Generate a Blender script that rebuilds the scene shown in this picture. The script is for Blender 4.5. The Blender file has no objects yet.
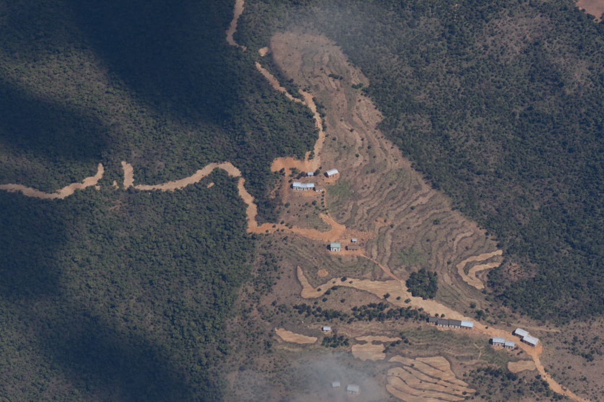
import bpy, bmesh, math, random
import numpy as np
from mathutils import Vector

random.seed(7)
rng = np.random.default_rng(11)
sc = bpy.context.scene
C = sc.collection

# ------------------------------------------------------------------ camera
PITCH = math.radians(42.0)
DIST = 1500.0
MPP = 0.745                      # metres per photo pixel at the aim point
FPX = DIST / MPP                 # focal length in photo pixels
PW, PH = 604.0, 402.0
CX, CY = PW / 2, PH / 2
AIM = np.array([0.0, 0.0, 22.0])
CAM = AIM + np.array([0.0, -DIST * math.cos(PITCH), DIST * math.sin(PITCH)])
FWD = np.array([0.0, math.cos(PITCH), -math.sin(PITCH)])
UPV = np.array([0.0, math.sin(PITCH), math.cos(PITCH)])

cam_d = bpy.data.cameras.new('camera')
cam_d.sensor_fit = 'HORIZONTAL'
cam_d.angle = 2 * math.atan(PW / 2 / FPX)
cam_d.clip_start = 1.0
cam_d.clip_end = 20000.0
cam = bpy.data.objects.new('camera', cam_d)
cam.location = CAM
cam.rotation_euler = (math.pi / 2 - PITCH, 0, 0)
C.objects.link(cam)
sc.camera = cam

# ------------------------------------------------------------------ sky, sun, exposure
SUN_EL = math.radians(55.0)
SUN_AZ = math.atan2(0.72, -0.70)          # from +Y, clockwise
SUN = np.array([math.sin(SUN_AZ) * math.cos(SUN_EL), math.cos(SUN_AZ) * math.cos(SUN_EL), math.sin(SUN_EL)])
world = bpy.data.worlds.new('World')
sc.world = world
world.use_nodes = True
wn = world.node_tree.nodes
wn.clear()
sky = wn.new('ShaderNodeTexSky')
sky.sky_type = 'NISHITA'
sky.sun_disc = False
sky.sun_elevation = SUN_EL
sky.sun_rotation = SUN_AZ
bg = wn.new('ShaderNodeBackground')
bg.inputs['Strength'].default_value = 0.05
wo = wn.new('ShaderNodeOutputWorld')
world.node_tree.links.new(sky.outputs[0], bg.inputs['Color'])
world.node_tree.links.new(bg.outputs[0], wo.inputs['Surface'])

sun_d = bpy.data.lights.new('sun', 'SUN')
sun_d.energy = 4.9
sun_d.angle = math.radians(0.55)
sun_d.color = (1.0, 0.93, 0.84)
sun_o = bpy.data.objects.new('sun', sun_d)
sun_o.rotation_euler = Vector(tuple(SUN)).to_track_quat('Z', 'Y').to_euler()
C.objects.link(sun_o)

HAZE_DENSITY = 0.000073
HAZE_COLOR = (0.07, 0.36, 0.98)
sc.view_settings.view_transform = 'Standard'
sc.view_settings.look = 'None'
sc.view_settings.gamma = 1.0
sc.view_settings.use_curve_mapping = False
sc.view_settings.exposure = 0.26

# ------------------------------------------------------------------ helpers: projection, noise
def project(x, y, z):
    dx, dy, dz = x - CAM[0], y - CAM[1], z - CAM[2]
    d = dy * FWD[1] + dz * FWD[2]
    w = dy * UPV[1] + dz * UPV[2]
    return CX + FPX * dx / d, CY - FPX * w / d

def ray_plane(u, v, z):
    u = np.asarray(u, float); v = np.asarray(v, float)
    a = (u - CX) / FPX; b = -(v - CY) / FPX
    dx = a; dy = FWD[1] + b * UPV[1]; dz = FWD[2] + b * UPV[2]
    t = (z - CAM[2]) / dz
    return CAM[0] + t * dx, CAM[1] + t * dy

NT = np.random.default_rng(3).random((8, 256, 256))
def vnoise(x, y, k=0):
    xi = np.floor(x).astype(np.int64); yi = np.floor(y).astype(np.int64)
    fx = x - xi; fy = y - yi
    fx = fx * fx * fx * (fx * (fx * 6 - 15) + 10); fy = fy * fy * fy * (fy * (fy * 6 - 15) + 10)
    T = NT[k % 8]
    a = T[xi & 255, yi & 255]; b = T[(xi + 1) & 255, yi & 255]
    c = T[xi & 255, (yi + 1) & 255]; d = T[(xi + 1) & 255, (yi + 1) & 255]
    return (a * (1 - fx) + b * fx) * (1 - fy) + (c * (1 - fx) + d * fx) * fy

def fbm(x, y, scale, octv=4, k=0):
    """about -1..1"""
    s = 0; amp = 1; tot = 0; f = 1.0 / scale
    for i in range(octv):
        s = s + amp * (2 * vnoise(x * f + 17.3 * i, y * f - 9.1 * i, k + i) - 1)
        tot += amp; amp *= 0.5; f *= 2.03
    return s / tot

def sstep(a, b, x):
    t = np.clip((x - a) / (b - a), 0, 1)
    return t * t * (3 - 2 * t)

# ------------------------------------------------------------------ base relief: (photo u, v, height)
CTRL = [
 # village ridge and road spur
 (240,0,62),(250,50,56),(300,45,54),(330,60,52),(318,120,48),(312,165,44),(330,192,41),(335,247,34),(350,284,26),
 (400,296,24),(440,312,22),(475,325,20),(500,335,18),(528,345,15),(540,370,9),(580,398,4),(610,410,0),
 # terraced bowl and its rim
 (372,84,43),(385,120,38),(397,152,33),(462,220,20),(500,246,12),(461,267,13),(483,289,12),(508,276,3),
 (540,312,5),(450,288,17),(370,160,38),(480,310,17),(520,325,12),
(440,195,27.5),(410,200,28),(385,214,28.5),(367,238,28.5),(456,215,22),(426,221,22.5),(410,240,23),(396,257,23.5),
 (481,233,16),(450,241,17.5),(433,258,18.5),(386,178,33.5),(360,196,34),(347,217,34.5),(346,175,39),
 # wooded valley on the right
 (522,252,0),(560,300,-2),(604,320,-4),(600,370,0),(452,170,8),(425,120,18),(400,60,32),(480,100,8),(520,180,-8),
 (560,230,-9),(604,270,-8),(560,120,6),(604,150,6),(540,20,36),(604,20,42),(480,20,40),(604,80,22),(420,10,46),(350,10,54),
 # wooded slope on the left
 (0,188,-14),(50,196,-9),(100,180,-1),(140,188,5),(190,180,14),(215,168,22),(252,228,26),(240,190,25),(272,165,38),
 (260,100,41),(200,80,31),(100,80,10),(0,80,-4),(0,0,16),(120,0,36),(200,0,54),
 (0,300,-30),(100,300,-17),(200,300,2),(255,300,12),(298,275,20),(0,402,-50),(100,402,-40),(200,402,-20),(255,402,-10),
 # lower fields
 (270,328,11),(330,330,12),(400,336,13),(368,350,8),(350,392,-5),(392,388,0),(420,372,3.5),(455,384,3),(485,352,9),(500,402,-2),
 (436,350,10),
 # just outside the frame
 (-60,-40,20),(-60,200,-26),(-60,420,-62),(300,-50,64),(660,-40,60),(670,200,2),(670,420,-8),(300,450,-22),(120,450,-52),
 (450,450,-18),(120,-50,46),
]
ctrl = np.array(CTRL, float)
cpx, cpy = ray_plane(ctrl[:, 0], ctrl[:, 1], ctrl[:, 2])
cpz = ctrl[:, 2]
def tps_k(r2):
    return 0.5 * r2 * np.log(r2 + 1e-9)
n = len(cpz)
SC_ = 100.0
P = np.stack([cpx / SC_, cpy / SC_], 1)
K = tps_k(((P[:, None] - P[None]) ** 2).sum(-1)) + np.eye(n) * 0.02
A = np.zeros((n + 3, n + 3)); A[:n, :n] = K; A[:n, n] = 1; A[:n, n + 1:] = P; A[n, :n] = 1; A[n + 1:, :n] = P.T
wts = np.linalg.solve(A, np.concatenate([cpz, np.zeros(3)]))
def relief(x, y):
    xs = np.clip(x, -340, 340) / SC_; ys = np.clip(y, -330, 400) / SC_
    out = wts[n] + wts[n + 1] * xs + wts[n + 2] * ys
    for i in range(n):
        out = out + wts[i] * tps_k((xs - P[i, 0]) ** 2 + (ys - P[i, 1]) ** 2)
    far = np.maximum(np.maximum(np.abs(x) - 340, 0), np.maximum(np.maximum(-330 - y, y - 400), 0))
    w = sstep(0, 500, far)
    return out * (1 - w) + w * (10 + 60 * fbm(x, y, 700, 3, 5))

# ------------------------------------------------------------------ ground grid (fine in view, coarse to the far edge)
def axis(a, b, step, far):
    mid = list(np.arange(a, b, step))
    lo = []; p = a; s = step
    while p > -far:
        s = min(s * 1.22, 260); p -= s; lo.append(p)
    hi = []; p = mid[-1]; s = step
    while p < far:
        s = min(s * 1.22, 260); p += s; hi.append(p)
    return np.array(lo[::-1] + mid + hi)
AX = axis(-268, 268, 0.75, 3000)
AY = axis(-262, 312, 0.75, 3000)
NX, NY = len(AX), len(AY)
GX, GY = np.meshgrid(AX, AY)                # [iy, ix]
Z = relief(GX, GY)
U0, V0 = project(GX, GY, Z)

def gidx(A_, p):
    i = np.clip(np.searchsorted(A_, p) - 1, 0, len(A_) - 2)
    return i, (p - A_[i]) / (A_[i + 1] - A_[i])
def sample(F, x, y):
    i, fx = gidx(AX, np.asarray(x, float)); j, fy = gidx(AY, np.asarray(y, float))
    return (F[j, i] * (1 - fx) + F[j, i + 1] * fx) * (1 - fy) + (F[j + 1, i] * (1 - fx) + F[j + 1, i + 1] * fx) * fy
def ground_at(u, v, F=None):
    F = Z if F is None else F
    z = np.full(np.shape(u), 15.0) if np.ndim(u) else 15.0
    for _ in range(40):
        x, y = ray_plane(u, v, z)
        z = 0.5 * z + 0.5 * sample(F, x, y)
    return x, y, z

# ------------------------------------------------------------------ outlines in photo pixels
def chaikin(p, it=2, closed=True):
    p = np.array(p, float)
    for _ in range(it):
        q = np.roll(p, -1, 0) if closed else p[1:]
        a = p if closed else p[:-1]
        r = np.empty((2 * len(a), p.shape[1])); r[0::2] = .75 * a + .25 * q; r[1::2] = .25 * a + .75 * q
        if not closed: r = np.vstack([p[:1], r, p[-1:]])
        p = r
    return p
def poly_sd(u, v, poly):
    """signed distance in pixels, negative inside"""
    d = np.full(u.shape, 1e9); inside = np.zeros(u.shape, bool)
    m = len(poly)
    for i in range(m):
        ax, ay = poly[i]; bx, by = poly[(i + 1) % m]
        ex, ey = bx - ax, by - ay
        t = np.clip(((u - ax) * ex + (v - ay) * ey) / (ex * ex + ey * ey + 1e-9), 0, 1)
        d = np.minimum(d, (u - ax - t * ex) ** 2 + (v - ay - t * ey) ** 2)
        if abs(ey) > 1e-12:
            c = ((ay > v) != (by > v)) & (u < ex * (v - ay) / ey + ax)
            inside ^= c
    d = np.sqrt(d)
    return np.where(inside, -d, d)
def line_sd(u, v, pts):
    """pts (u, v, full width): distance to the strip's edge, negative inside; index along the line"""
    d = np.full(u.shape, 1e9); s = np.zeros(u.shape)
    for i in range(len(pts) - 1):
        ax, ay, aw = pts[i]; bx, by, bw = pts[i + 1]
        ex, ey = bx - ax, by - ay
        t = np.clip(((u - ax) * ex + (v - ay) * ey) / (ex * ex + ey * ey + 1e-9), 0, 1)
        q = np.hypot(u - ax - t * ex, v - ay - t * ey) - 0.5 * (aw + t * (bw - aw))
        s = np.where(q < d, i + t, s); d = np.minimum(d, q)
    return d, s
def window(poly, pad):
    """grid index window that covers a pixel outline"""
    p = np.array(poly, float)[:, :2]
    u0, v0 = p.min(0) - pad; u1, v1 = p.max(0) + pad
    m = (U0 > u0) & (U0 < u1) & (V0 > v0) & (V0 < v1)
    jj = np.where(m.any(1))[0]; ii = np.where(m.any(0))[0]
    return slice(max(jj[0] - 1, 0), jj[-1] + 2), slice(max(ii[0] - 1, 0), ii[-1] + 2)

ROADS = {   # name, outline style, tone : centre line (u, v, width)
 'left':  [(-25,186,6),(2,186,6),(20,187,6),(30,192,8),(40,196,8),(52,197,6.5),(65,194,6),(78,187,6.5),(88,182,6),(96,180,7.5),(101,173,5),(101,167,3)],
 'mid':   [(137,188,4.5),(152,188,5),(168,187,6),(180,185,7),(192,180,8),(202,174,8),(212,167.5,7),(222,165,6),(231,168,7),(236,172,6)],
 'drop':  [(241,182,4),(240,190,7),(247,197,8.5),(252,204,8),(252,215,7),(253,225,8),(251,231,7)],
 'cross': [(252,230,6),(265,229,7),(275,227,7),(290,228,6),(305,232.5,6.5),(318,236,7),(328,236,6),(336,231,5),(336,226,4.5),(328,220,3),(322,216,2)],
 'upper': [(315,166,7),(316,156,5),(317,148,5),(321,140,5),(322,132,4),(319,124,5),(316.5,117,7),(313,108,7.5),(309,100,6.5),(305,95,4)],
 'climb': [(303,103,4),(290,98,3),(283,91,4),(275,84,5),(268,77,3.5),(262,70,2),(257,63,2)],
 'top':   [(241,-22,6),(240,0,6),(239,10,6),(235,20,5.5),(232,30,5),(229,38,7),(233,44,5.5),(240,48,4),(248,49.5,2)],
 'main':  [(402,282,3),(406,291,6),(415,302,8),(430,307,11),(445,312,10),(458,318,7),(470,323,6),(482,328,6)],
 'lower': [(476,325.5,5),(482,328,6),(500,334,6),(513,339,6),(523,345,6),(530,351,5.5),(534,356,4.5),(537,361,4),(541,370,4),(546,378,5),(554,388,8),(564,392,6),(574,397,5),(582,400,4),(600,408,4)],
}
PATHS = {
 'red_track': [(352,251,1.6),(371,259,1.8),(380,265,2.2),(387,272,2.2),(399,281,2)],
 'house_path': [(466,333,1.4),(472,342,1.3),(479,348,1.3),(481,353,1.2),(478,360,1)],
 'fork_path': [(479,349,1.2),(487,345,1.2),(495,343.5,1.2)],
 'ledge': [(368,325.5,1.1),(375,323.2,1.2),(385,322,1.1),(397,321,1.1)],
 'down_track': [(286,174,3),(287.5,185,3.2),(286.5,195,2.6)],
 'far_track': [(458,-6,1.5),(457,4,1.6),(455,12,2.2),(454.5,22,1.5)],
 'side_ledge': [(500,322,1.6),(520,326,2),(540,329.5,2.6),(560,331.5,1.8)],
 'corner_path': [(524,379,1.2),(528,386,1.2),(534,393,1.2),(540,399,1.2)],
 'hamlet_path': [(325,191,1.4),(324.6,200,1.5),(325.5,208,1.6),(329,215,1.7),(333,222,2)],
 'yard_track': [(341,241.5,3.4),(350,240.5,3),(359,239,2)],
}
# bare patches of worked earth: outlines
PATCH = {
 'spoil_fan': [(121,161),(126,163),(134,168),(133,178),(135.5,188),(130,189.5),(125,189),(126,178),(125,170)],
 'spoil_spot': [(113,183),(116,181.5),(118,184),(116.5,188.5),(114,188)],
 'spoil_tail': [(95,184),(98,185),(100,191),(98,192)],
 'spoil_end': [(222,164),(232,165),(240,171),(243,174),(235,177),(227,176),(231,171)],
 'spoil_drip': [(206,183),(214,184),(214,186),(207,187)],
 'big_cut': [(271,163),(276,159),(285,158.5),(296,161),(305,165),(311,160),(316,162),(319,165),(316,169),(308,171),(301,170),(295,167),(291,168),(291,173),(286,175.5),(282,172),(276,171),(271,172)],
 'cut_spot': [(305,154),(308,149),(311,151),(310,157),(306,159)],
 'road_tip': [(298,91),(301,91),(305,94.5),(306,98),(302,95)],
 'junction': [(308,235),(320,236),(330,233),(334,227),(338,224),(345,229),(339,233),(336,239),(330,242.5),(320,239.5)],
 'house_yard': [(329,250),(340,250),(347,249),(359,248.5),(361,252),(352,254),(340,255),(329,254)],
 'upper_yard': [(324,177),(334,177),(340,172),(339,176),(331,182),(323,181)],
 'cluster_yard': [(303,192),(312,190),(324,188),(324,192),(315,195),(304,196)],
 'top_spot': [(260,50),(266,48),(270,51),(266,54),(261,54)],
 'east_yard': [(522,341),(534,347),(540,349),(541,354),(535,353),(527,347)],
 'row_yard': [(459,329),(472,330),(474,333),(466,336),(459,333)],
 'hill_scar': [(572,-8),(615,-10),(608,14),(597,24),(590,16),(578,7)],
 'lower_yard': [(318,271),(326,271),(328,275),(319,277)],
}
STEPS = [   # bank lines of the stepped fields, from the highest down
 [(387,361),(396,352.5),(403,354),(410,357),(424,357.5),(434,355),(445,356),(451,364),(450,370),(456,378),(468,385),(478,391)],
 [(411,357.2),(422,361),(434,368),(448,374.5),(462,382),(477,391.2)],
 [(387,361.5),(398,362),(406,363.5),(417,369),(428,376),(440,380),(452,383.5),(466,388),(478,391.8)],
 [(400,364),(409,371),(416,377),(423,381.5),(436,384),(450,388),(462,393),(474,396)],
 [(386,375.5),(392,374),(399,375),(404,381),(409,387),(416,390),(428,391),(442,392.5),(456,396),(468,400)],
 [(386,380.5),(392,384.5),(402,391),(412,395),(424,397),(440,398.5),(460,404)],
 [(386,388),(391,394),(400,400),(412,405),(440,410),(460,412)],
]
FIELD = {   # tan fallow terraces
 'bent': [(297.4,265),(299.8,270),(303.7,277.8),(309.7,285.8),(314.7,290.7),(319.6,286.8),(329.6,280.8),(341.5,278.8),(355.5,278.8),(370,280.8),(380,281.7),(393,281.7),(398,281),(402,286),(404,293),(410,301),(414,307),(413,309),(396.7,306),(390,301),(380,296.7),(370,292),(357.5,287.8),(343.5,283.8),(333.6,285.8),(323.6,292.7),(318.7,297.7),(307.7,298.7),(301.3,295.7),(302,291.7),(304.7,288.8),(302,282.8),(297.8,278.8)],
 'yard_side': [(508,362.5),(518,361),(534,361),(535,370),(524,370),(516,372.5),(508,372.5)],
 'bank': [(275,328.5),(284,330),(294,334.5),(305.7,336.5),(319,336.5),(314.7,345),(299.8,344.3),(289.8,343),(283.8,338),(278,333.5)],
 'square': [(354,345),(365,343),(383,343.5),(384,348),(385,356.7),(381.7,361),(365,360.5),(353,357),(352,350)],
 'strip': [(355,337.5),(382,336.5),(403,338),(401.7,341),(373,341.7),(357,341)],
 'crest': STEPS[0][4:] + STEPS[1][::-1],
 'first': STEPS[0][:4] + STEPS[1] + STEPS[2][::-1],
 'second': STEPS[2][2:] + STEPS[3][::-1],
 'third': [(386,373.5),(388,369),(393,365.5)] + STEPS[3] + STEPS[4][::-1],
 'fourth': STEPS[4] + STEPS[5][::-1],
 'fifth': STEPS[5] + STEPS[6][::-1],
 'hook_outer': [(502,250.5),(503,253),(492,257),(480,260),(469,262),(463,266),(462,270),(466,276),(475,283),(482,289),(478,288),(470,284),(462,278),(458,270),(459,264.5),(467,259),(480,256.5),(491,253.5)],
 'hook_inner': [(500,262.5),(500,265.5),(486,268.5),(478,270.5),(473,274),(476,279),(485,288),(481,286),(472,280),(467.5,273),(474,267),(485,264.5)],
}
BROWN = [(285,30),(335,40),(345,62),(373,84),(362,95),(386,118),(370,125),(386,141),(396,152),(415,170),(440,195),(460,219),(490,234),(506,248),(502,270),(487,274),(491,292),(511,310),(527,325),(570,328),(620,322),(620,420),(222,420),(228,385),(248,350),(232,325),(236,300),(252,288),(256,262),(262,240),(285,215),(283,180),(310,172),(326,140),(323,110),(310,95),(282,72),(268,40)]
TERR = [(300,45),(335,50),(345,64),(370,86),(358,96),(384,119),(366,128),(384,143),(394,154),(413,172),(438,197),(458,221),(488,237),(502,248),(500,262),(483,276),(489,292),(510,312),(500,324),(470,318),(440,300),(440,270),(404,272),(396,276),(350,262),(342,232),(330,205),(326,170),(332,130),(318,95),(300,72)]
TERR2 = [(262,318),(320,318),(400,330),(430,330),(480,340),(505,352),(506,372),(490,380),(470,372),(445,352),(400,348),(385,366),(350,366),(262,362)]
TERR3 = [(285,240),(330,256),(372,262),(396,277),(345,276),(318,284),(303,272),(288,262)]
PURPLE = [(264,246),(292,250),(297,268),(300,298),(288,312),(266,300)]
SCRUBBY = [(540,332),(620,326),(620,420),(560,420),(548,372)]

FW = chaikin(BROWN, 1)
# --------------------------------------------- terrace steps, gullies, cuts
n1 = fbm(GX, GY, 26, 3, 1); n2 = fbm(GX, GY, 9, 3, 2); n3 = fbm(GX, GY, 60, 3, 3)
near = (np.abs(GX) < 330) & (GY > -320) & (GY < 380)
def region(poly, soft, amp=2.0):
    m = np.full(GX.shape, 0.0)
    s = window(poly, soft * 2 + 22)
    m[s] = 1 - sstep(-soft, soft, poly_sd(U0[s], V0[s], np.array(poly, float)) + 2.5 * n2[s] + amp * (n1[s] + 0.6 * n3[s]))
    return m
brown = region(FW, 3.0, 4.0)
terr = np.maximum(np.maximum(region(TERR, 3), region(TERR2, 3)), region(TERR3, 3) * 0.9)
scrubby = region(SCRUBBY, 5)
purple = region(PURPLE, 3, 6)
wood = 1 - brown
wood_soft = 1 - region(FW, 9.0, 9.0)
wood_soft = np.clip(0.55 * wood_soft + 0.45 * wood, 0, 1)
# gullies that run down the wooded slopes
ca, sa = math.cos(math.radians(-62)), math.sin(math.radians(-62))
along = GX * ca + GY * sa; across = -GX * sa + GY * ca
warp = 14 * fbm(GX, GY, 70, 2, 6)
gul = 1 - np.abs(fbm((across + warp) / 1.0, along / 4.5, 34, 3, 4)) * 2.2
Z = Z + wood * near * (6.0 * gul + 2.5 * n1 + 8.0 * n3) + (1 - wood) * (0.5 * n1 + 0.22 * n2) + wood * 0.5 * n2
STEP = 1.05
lean = -0.13 * (0.82 * GX + 0.58 * GY) * (1 - sstep(105, 165, V0))
hq = (Z + lean + 1.0 * n1 + 0.5 * n2 + 1.5 * n3) / STEP
lev = np.floor(hq); fr = hq - lev
prof = np.where(fr < 0.76, 0.0, sstep(0.76, 1.0, fr))
stepz = (prof - fr) * STEP
Z = Z + terr * stepz
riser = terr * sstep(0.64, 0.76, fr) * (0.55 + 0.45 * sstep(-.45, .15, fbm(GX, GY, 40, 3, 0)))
tread = NT[6][lev.astype(int) & 255, (np.floor(2.2 * fbm(GX, GY, 55, 2, 2) + GX / 48 + GY / 70).astype(int) * 37 + 11) & 255]
ZB = Z.copy()
U0, V0 = project(GX, GY, ZB)             # where the finished slope lies in the photograph

SD = {}                                   # signed distance of every sheet, on the grid
def ragged(s, amp):
    return amp * (0.55 * fbm(GX[s], GY[s], 8, 2, 1) + 0.75 * fbm(GX[s], GY[s], 2.8, 2, 5))
bare = np.zeros(GX.shape)                 # cut and spilt earth beside roads
def level(sd, s, zt, inner=0.0, fall=2.2):
    w = 1 - sstep(inner, fall, sd)
    Z[s] = Z[s] * (1 - w) + zt * w
for k, pl in ROADS.items():
    p = chaikin(pl, 2, False)
    s = window(p, 16)
    d, t = line_sd(U0[s], V0[s], p)
    _, _, zc = ground_at(p[:, 0], p[:, 1], ZB)
    for _ in range(8):
        zc[1:-1] = 0.25 * zc[:-2] + 0.5 * zc[1:-1] + 0.25 * zc[2:]
    zt = np.interp(t, np.arange(len(p)), zc)
    level(d, s, zt, 0.3, 4.2)
    SD['road_' + k] = (s, d + ragged(s, 2.6))
    bare[s] = np.maximum(bare[s], 1 - sstep(0.0, 4.5, d + 2.5 * n2[s] + 1.0))
for k, pl in PATCH.items():
    p = chaikin(pl, 2)
    s = window(p, 12)
    d = poly_sd(U0[s], V0[s], p)
    SD['patch_' + k] = (s, d + ragged(s, 9.0 if k == 'hill_scar' else 3.6))
    bare[s] = np.maximum(bare[s], 1 - sstep(0.0, 3.5, d + 2.5 * n2[s] + 1.0))
for k, pl in PATHS.items():
    p = chaikin(pl, 2, False)
    s = window(p, 10)
    d, t = line_sd(U0[s], V0[s], p)
    SD['path_' + k] = (s, d + ragged(s, 0.7))
for k, pl in FIELD.items():
    p = chaikin(pl, 2)
    s = window(p, 12)
    d = poly_sd(U0[s], V0[s], p)
    ins = d < -0.3
    gx = GX[s]; gy = GY[s]
    M = np.stack([gx[ins], gy[ins], np.ones(ins.sum())], 1)
    cf = np.linalg.lstsq(M, ZB[s][ins], rcond=None)[0]
    zp = cf[0] * gx + cf[1] * gy + cf[2]
    if k in ('first', 'second', 'third', 'fourth', 'fifth', 'crest', 'square', 'bank', 'strip', 'yard_side'):
        flat = ZB[s][ins].mean()
        zp = 0.35 * zp + 0.65 * flat
    if k in ('bent', 'hook_outer', 'hook_inner'):
        zp = 0.25 * zp + 0.75 * relief(gx, gy)
    level(d, s, zp, 0.0, 1.6)
    SD['field_' + k] = (s, d + (0.5 if k in ('crest', 'first', 'second', 'third', 'fourth', 'fifth') else -0.6) + ragged(s, 1.1 if k in ('crest', 'first', 'second', 'third', 'fourth', 'fifth') else 2.0))

fieldd = np.full(GX.shape, 9.0)
for k, (s, sd) in SD.items():
    if k.startswith('field_'): fieldd[s] = np.minimum(fieldd[s], sd)
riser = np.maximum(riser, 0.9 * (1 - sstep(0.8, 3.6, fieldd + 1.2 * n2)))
# ------------------------------------------------------------------ houses (photo base centre u, v, length, width, wall height, yaw, roof, wall)
HOUSES = [
 (521.5,336.5,9.2,5.6,3.4,-31,'white','earth','white iron roofed house with rust wall, upper one of the pair right of the road'),
 (530.5,343.5,11.0,6.2,3.4,-33,'white','earth','long white iron roofed house, lower one of the pair right of the road'),
 (498.5,344.0,9.0,5.6,3.6,-8,'steel','pink','steel grey roofed house with pinkish wall left of the road, larger of its pair'),
 (509.5,347.0,6.8,4.8,3.0,-13,'steel','pink','small steel grey roofed house with pinkish wall, right one of the pair below the road'),
 (467.0,327.5,9.0,5.6,3.2,-13,'blue','orange','pale blue roofed house with orange wall at the right end of the roadside row'),
 (455.0,326.0,9.0,5.4,3.2,-12,'dark','cream','dark roofed house with cream wall next to the pale blue roofed one'),
 (443.0,325.0,8.4,5.2,3.0,-10,'dark','cream','dark roofed house with cream wall, second from the left in the roadside row'),
 (433.0,322.0,6.0,4.6,2.6,-6,'dark','earth','small dark roofed house at the left end of the roadside row'),
 (335.5,249.5,7.4,5.4,4.0,-4,'green','white','white walled house with grey green roof on the orange yard'),
 (353.2,249.5,8.6,4.6,2.4,-3,'brown','orange','low brown roofed house with orange wall right of the white walled house'),
 (332.0,175.5,8.6,5.4,3.0,24,'white','orange','white roofed house standing apart on the slope above the green plot'),
 (297.0,188.0,5.6,5.0,3.2,-8,'blue','white','pale blue roofed house at the left end of the upper hamlet'),
 (303.6,188.8,5.4,4.6,2.8,-4,'steel','white','steel grey roofed hut between two others in the upper hamlet'),
 (310.4,188.2,5.2,4.6,2.6,6,'blue','earth','small pale blue roofed hut in the middle of the upper hamlet'),
 (318.6,190.0,5.6,4.4,2.6,12,'brown','white','white walled hut with brown roof at the right end of the upper hamlet'),
 (310.5,175.8,4.0,3.4,2.2,0,'steel','earth','tiny grey roofed shed under the big orange road cut'),
 (353.0,391.5,8.2,5.6,3.0,-14,'white','white','white roofed house veiled by mist at the lower edge'),
 (336.0,387.0,5.4,4.6,2.6,10,'white','earth','smaller white roofed hut veiled by mist left of the other'),
 (327.0,330.6,5.0,3.4,2.0,-6,'steel','pink','small pale shed on the terrace above the green bank'),
 (354.5,242.0,3.0,2.6,1.9,-3,'steel','earth','tiny grey shed by the orange track above the brown roofed house'),
]
houses = []
for (u, v, L, W, H, yaw, rf, wl, lab) in HOUSES:
    x, y, z = ground_at(u, v, Z)
    r = 0.5 * math.hypot(L, W)
    s = (slice(*np.searchsorted(AY, [y - r - 6, y + r + 6])), slice(*np.searchsorted(AX, [x - r - 6, x + r + 6])))
    d = np.hypot(GX[s] - x, GY[s] - y)
    w = 1 - sstep(r + 0.5, r + 4.0, d)
    Z[s] = Z[s] * (1 - w) + z * w
    bare[s] = np.maximum(bare[s], 0.8 * (1 - sstep(r - 0.5, r + 2.0, d + 1.5 * n2[s])))
    houses.append((float(x), float(y), float(z), u, v, L * .84, W * .78, H * 1.16, yaw, rf, wl, lab))

# --------------------------------------------- cover masks
def blob(lst):
    m = np.zeros(GX.shape)
    for (u, v, a, b, st) in lst:
        s = window([(u - a * 1.6, v - b * 1.6), (u + a * 1.6, v + b * 1.6)], 2)
        q = np.hypot((U0[s] - u) / a, (V0[s] - v) / b) + 0.45 * n1[s] + 0.25 * n2[s]
        m[s] = np.maximum(m[s], st * (1 - sstep(0.65, 1.25, q)))
    return m
GREEN = [(338,188,13,10,.9),(333,203,9,8,.55),(408,258,13,8,.8),(360,89,9,5,.7),(490,349,24,9,.6),(432,333,28,7,.45),(378,240,10,6,.5),
         (545,350,12,9,.35),(334,343,16,7,.7),(300,250,14,8,.3),(350,265,30,7,.35),(500,358,20,6,.5),(470,345,18,9,.3),(318,215,14,12,.3),(398,176,12,7,.25),
         (355,150,20,10,.25),(310,350,40,8,.35),(450,292,14,8,.3)]
CLEAR = [  # thin scrubby openings in the woods
 (72,82,18,16,.6),(92,72,16,20,.7),(105,85,10,24,.85),(118,108,14,22,.8),(135,122,12,16,.7),(35,70,24,20,.35),(22,10,18,10,.6),(185,10,10,8,.4),
 (150,158,22,18,.7),(170,150,16,16,.55),(118,205,14,14,.75),(130,225,10,18,.5),(122,255,8,14,.4),(190,290,14,14,.75),(205,300,14,14,.6),
 (235,330,16,30,.85),(250,290,12,20,.7),(240,370,18,26,.7),(255,265,10,24,.7),(215,355,12,20,.5),(60,384,22,14,.7),(38,360,14,14,.4),(130,300,12,10,.4),(150,330,14,16,.3),
 (275,195,10,22,.8),(262,200,8,12,.5),(230,258,14,14,.35),(275,80,22,16,.55),(250,100,18,14,.45),(255,130,18,14,.4),(290,30,24,20,.7),(310,20,18,16,.6),(275,55,20,16,.6),(255,15,12,18,.5),
 (425,95,14,12,.6),(440,70,16,14,.5),(448,85,14,10,.5),(505,35,26,26,.75),(530,25,24,22,.75),(560,55,20,20,.65),(580,70,12,14,.6),(430,30,14,20,.4),(405,75,10,12,.5),
 (470,135,20,16,.4),(490,160,18,14,.55),(470,185,20,14,.6),(505,190,22,14,.6),(495,205,16,12,.6),(520,215,14,14,.5),(515,235,10,10,.45),(540,195,16,18,.4),(512,274,15,14,1.0),(500,286,8,8,.7),(528,270,11,13,.9),
 (425,125,10,8,.6),(432,155,12,10,.6),(415,120,12,8,.5),(450,205,14,10,.5),(560,250,14,14,.35),(575,305,20,12,.55),(590,325,20,12,.6),(555,318,14,8,.5),(395,130,10,6,.6),
]
green = blob(GREEN)
clear = blob(CLEAR) * (1 + 0.40 * sstep(395, 420, U0))
patchy = sstep(0.18, 0.55, fbm(GX, GY, 38, 4, 7)) * 0.32
clear = np.clip(np.maximum(clear * (0.75 + 0.5 * n1), patchy * near), 0, 1)
REDS = [(355,237,24,8,.5),(345,252,26,6,.5),(300,232,30,6,.35),(292,170,26,12,.4),(514,276,12,11,.42),(330,180,14,8,.4),(470,330,12,6,.4),(540,352,14,8,.35),(425,280,0.1,.1,0),
        (118,206,10,10,.35),(278,198,9,16,.45),(384,222,10,4,.5)]
red = blob(REDS)
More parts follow.
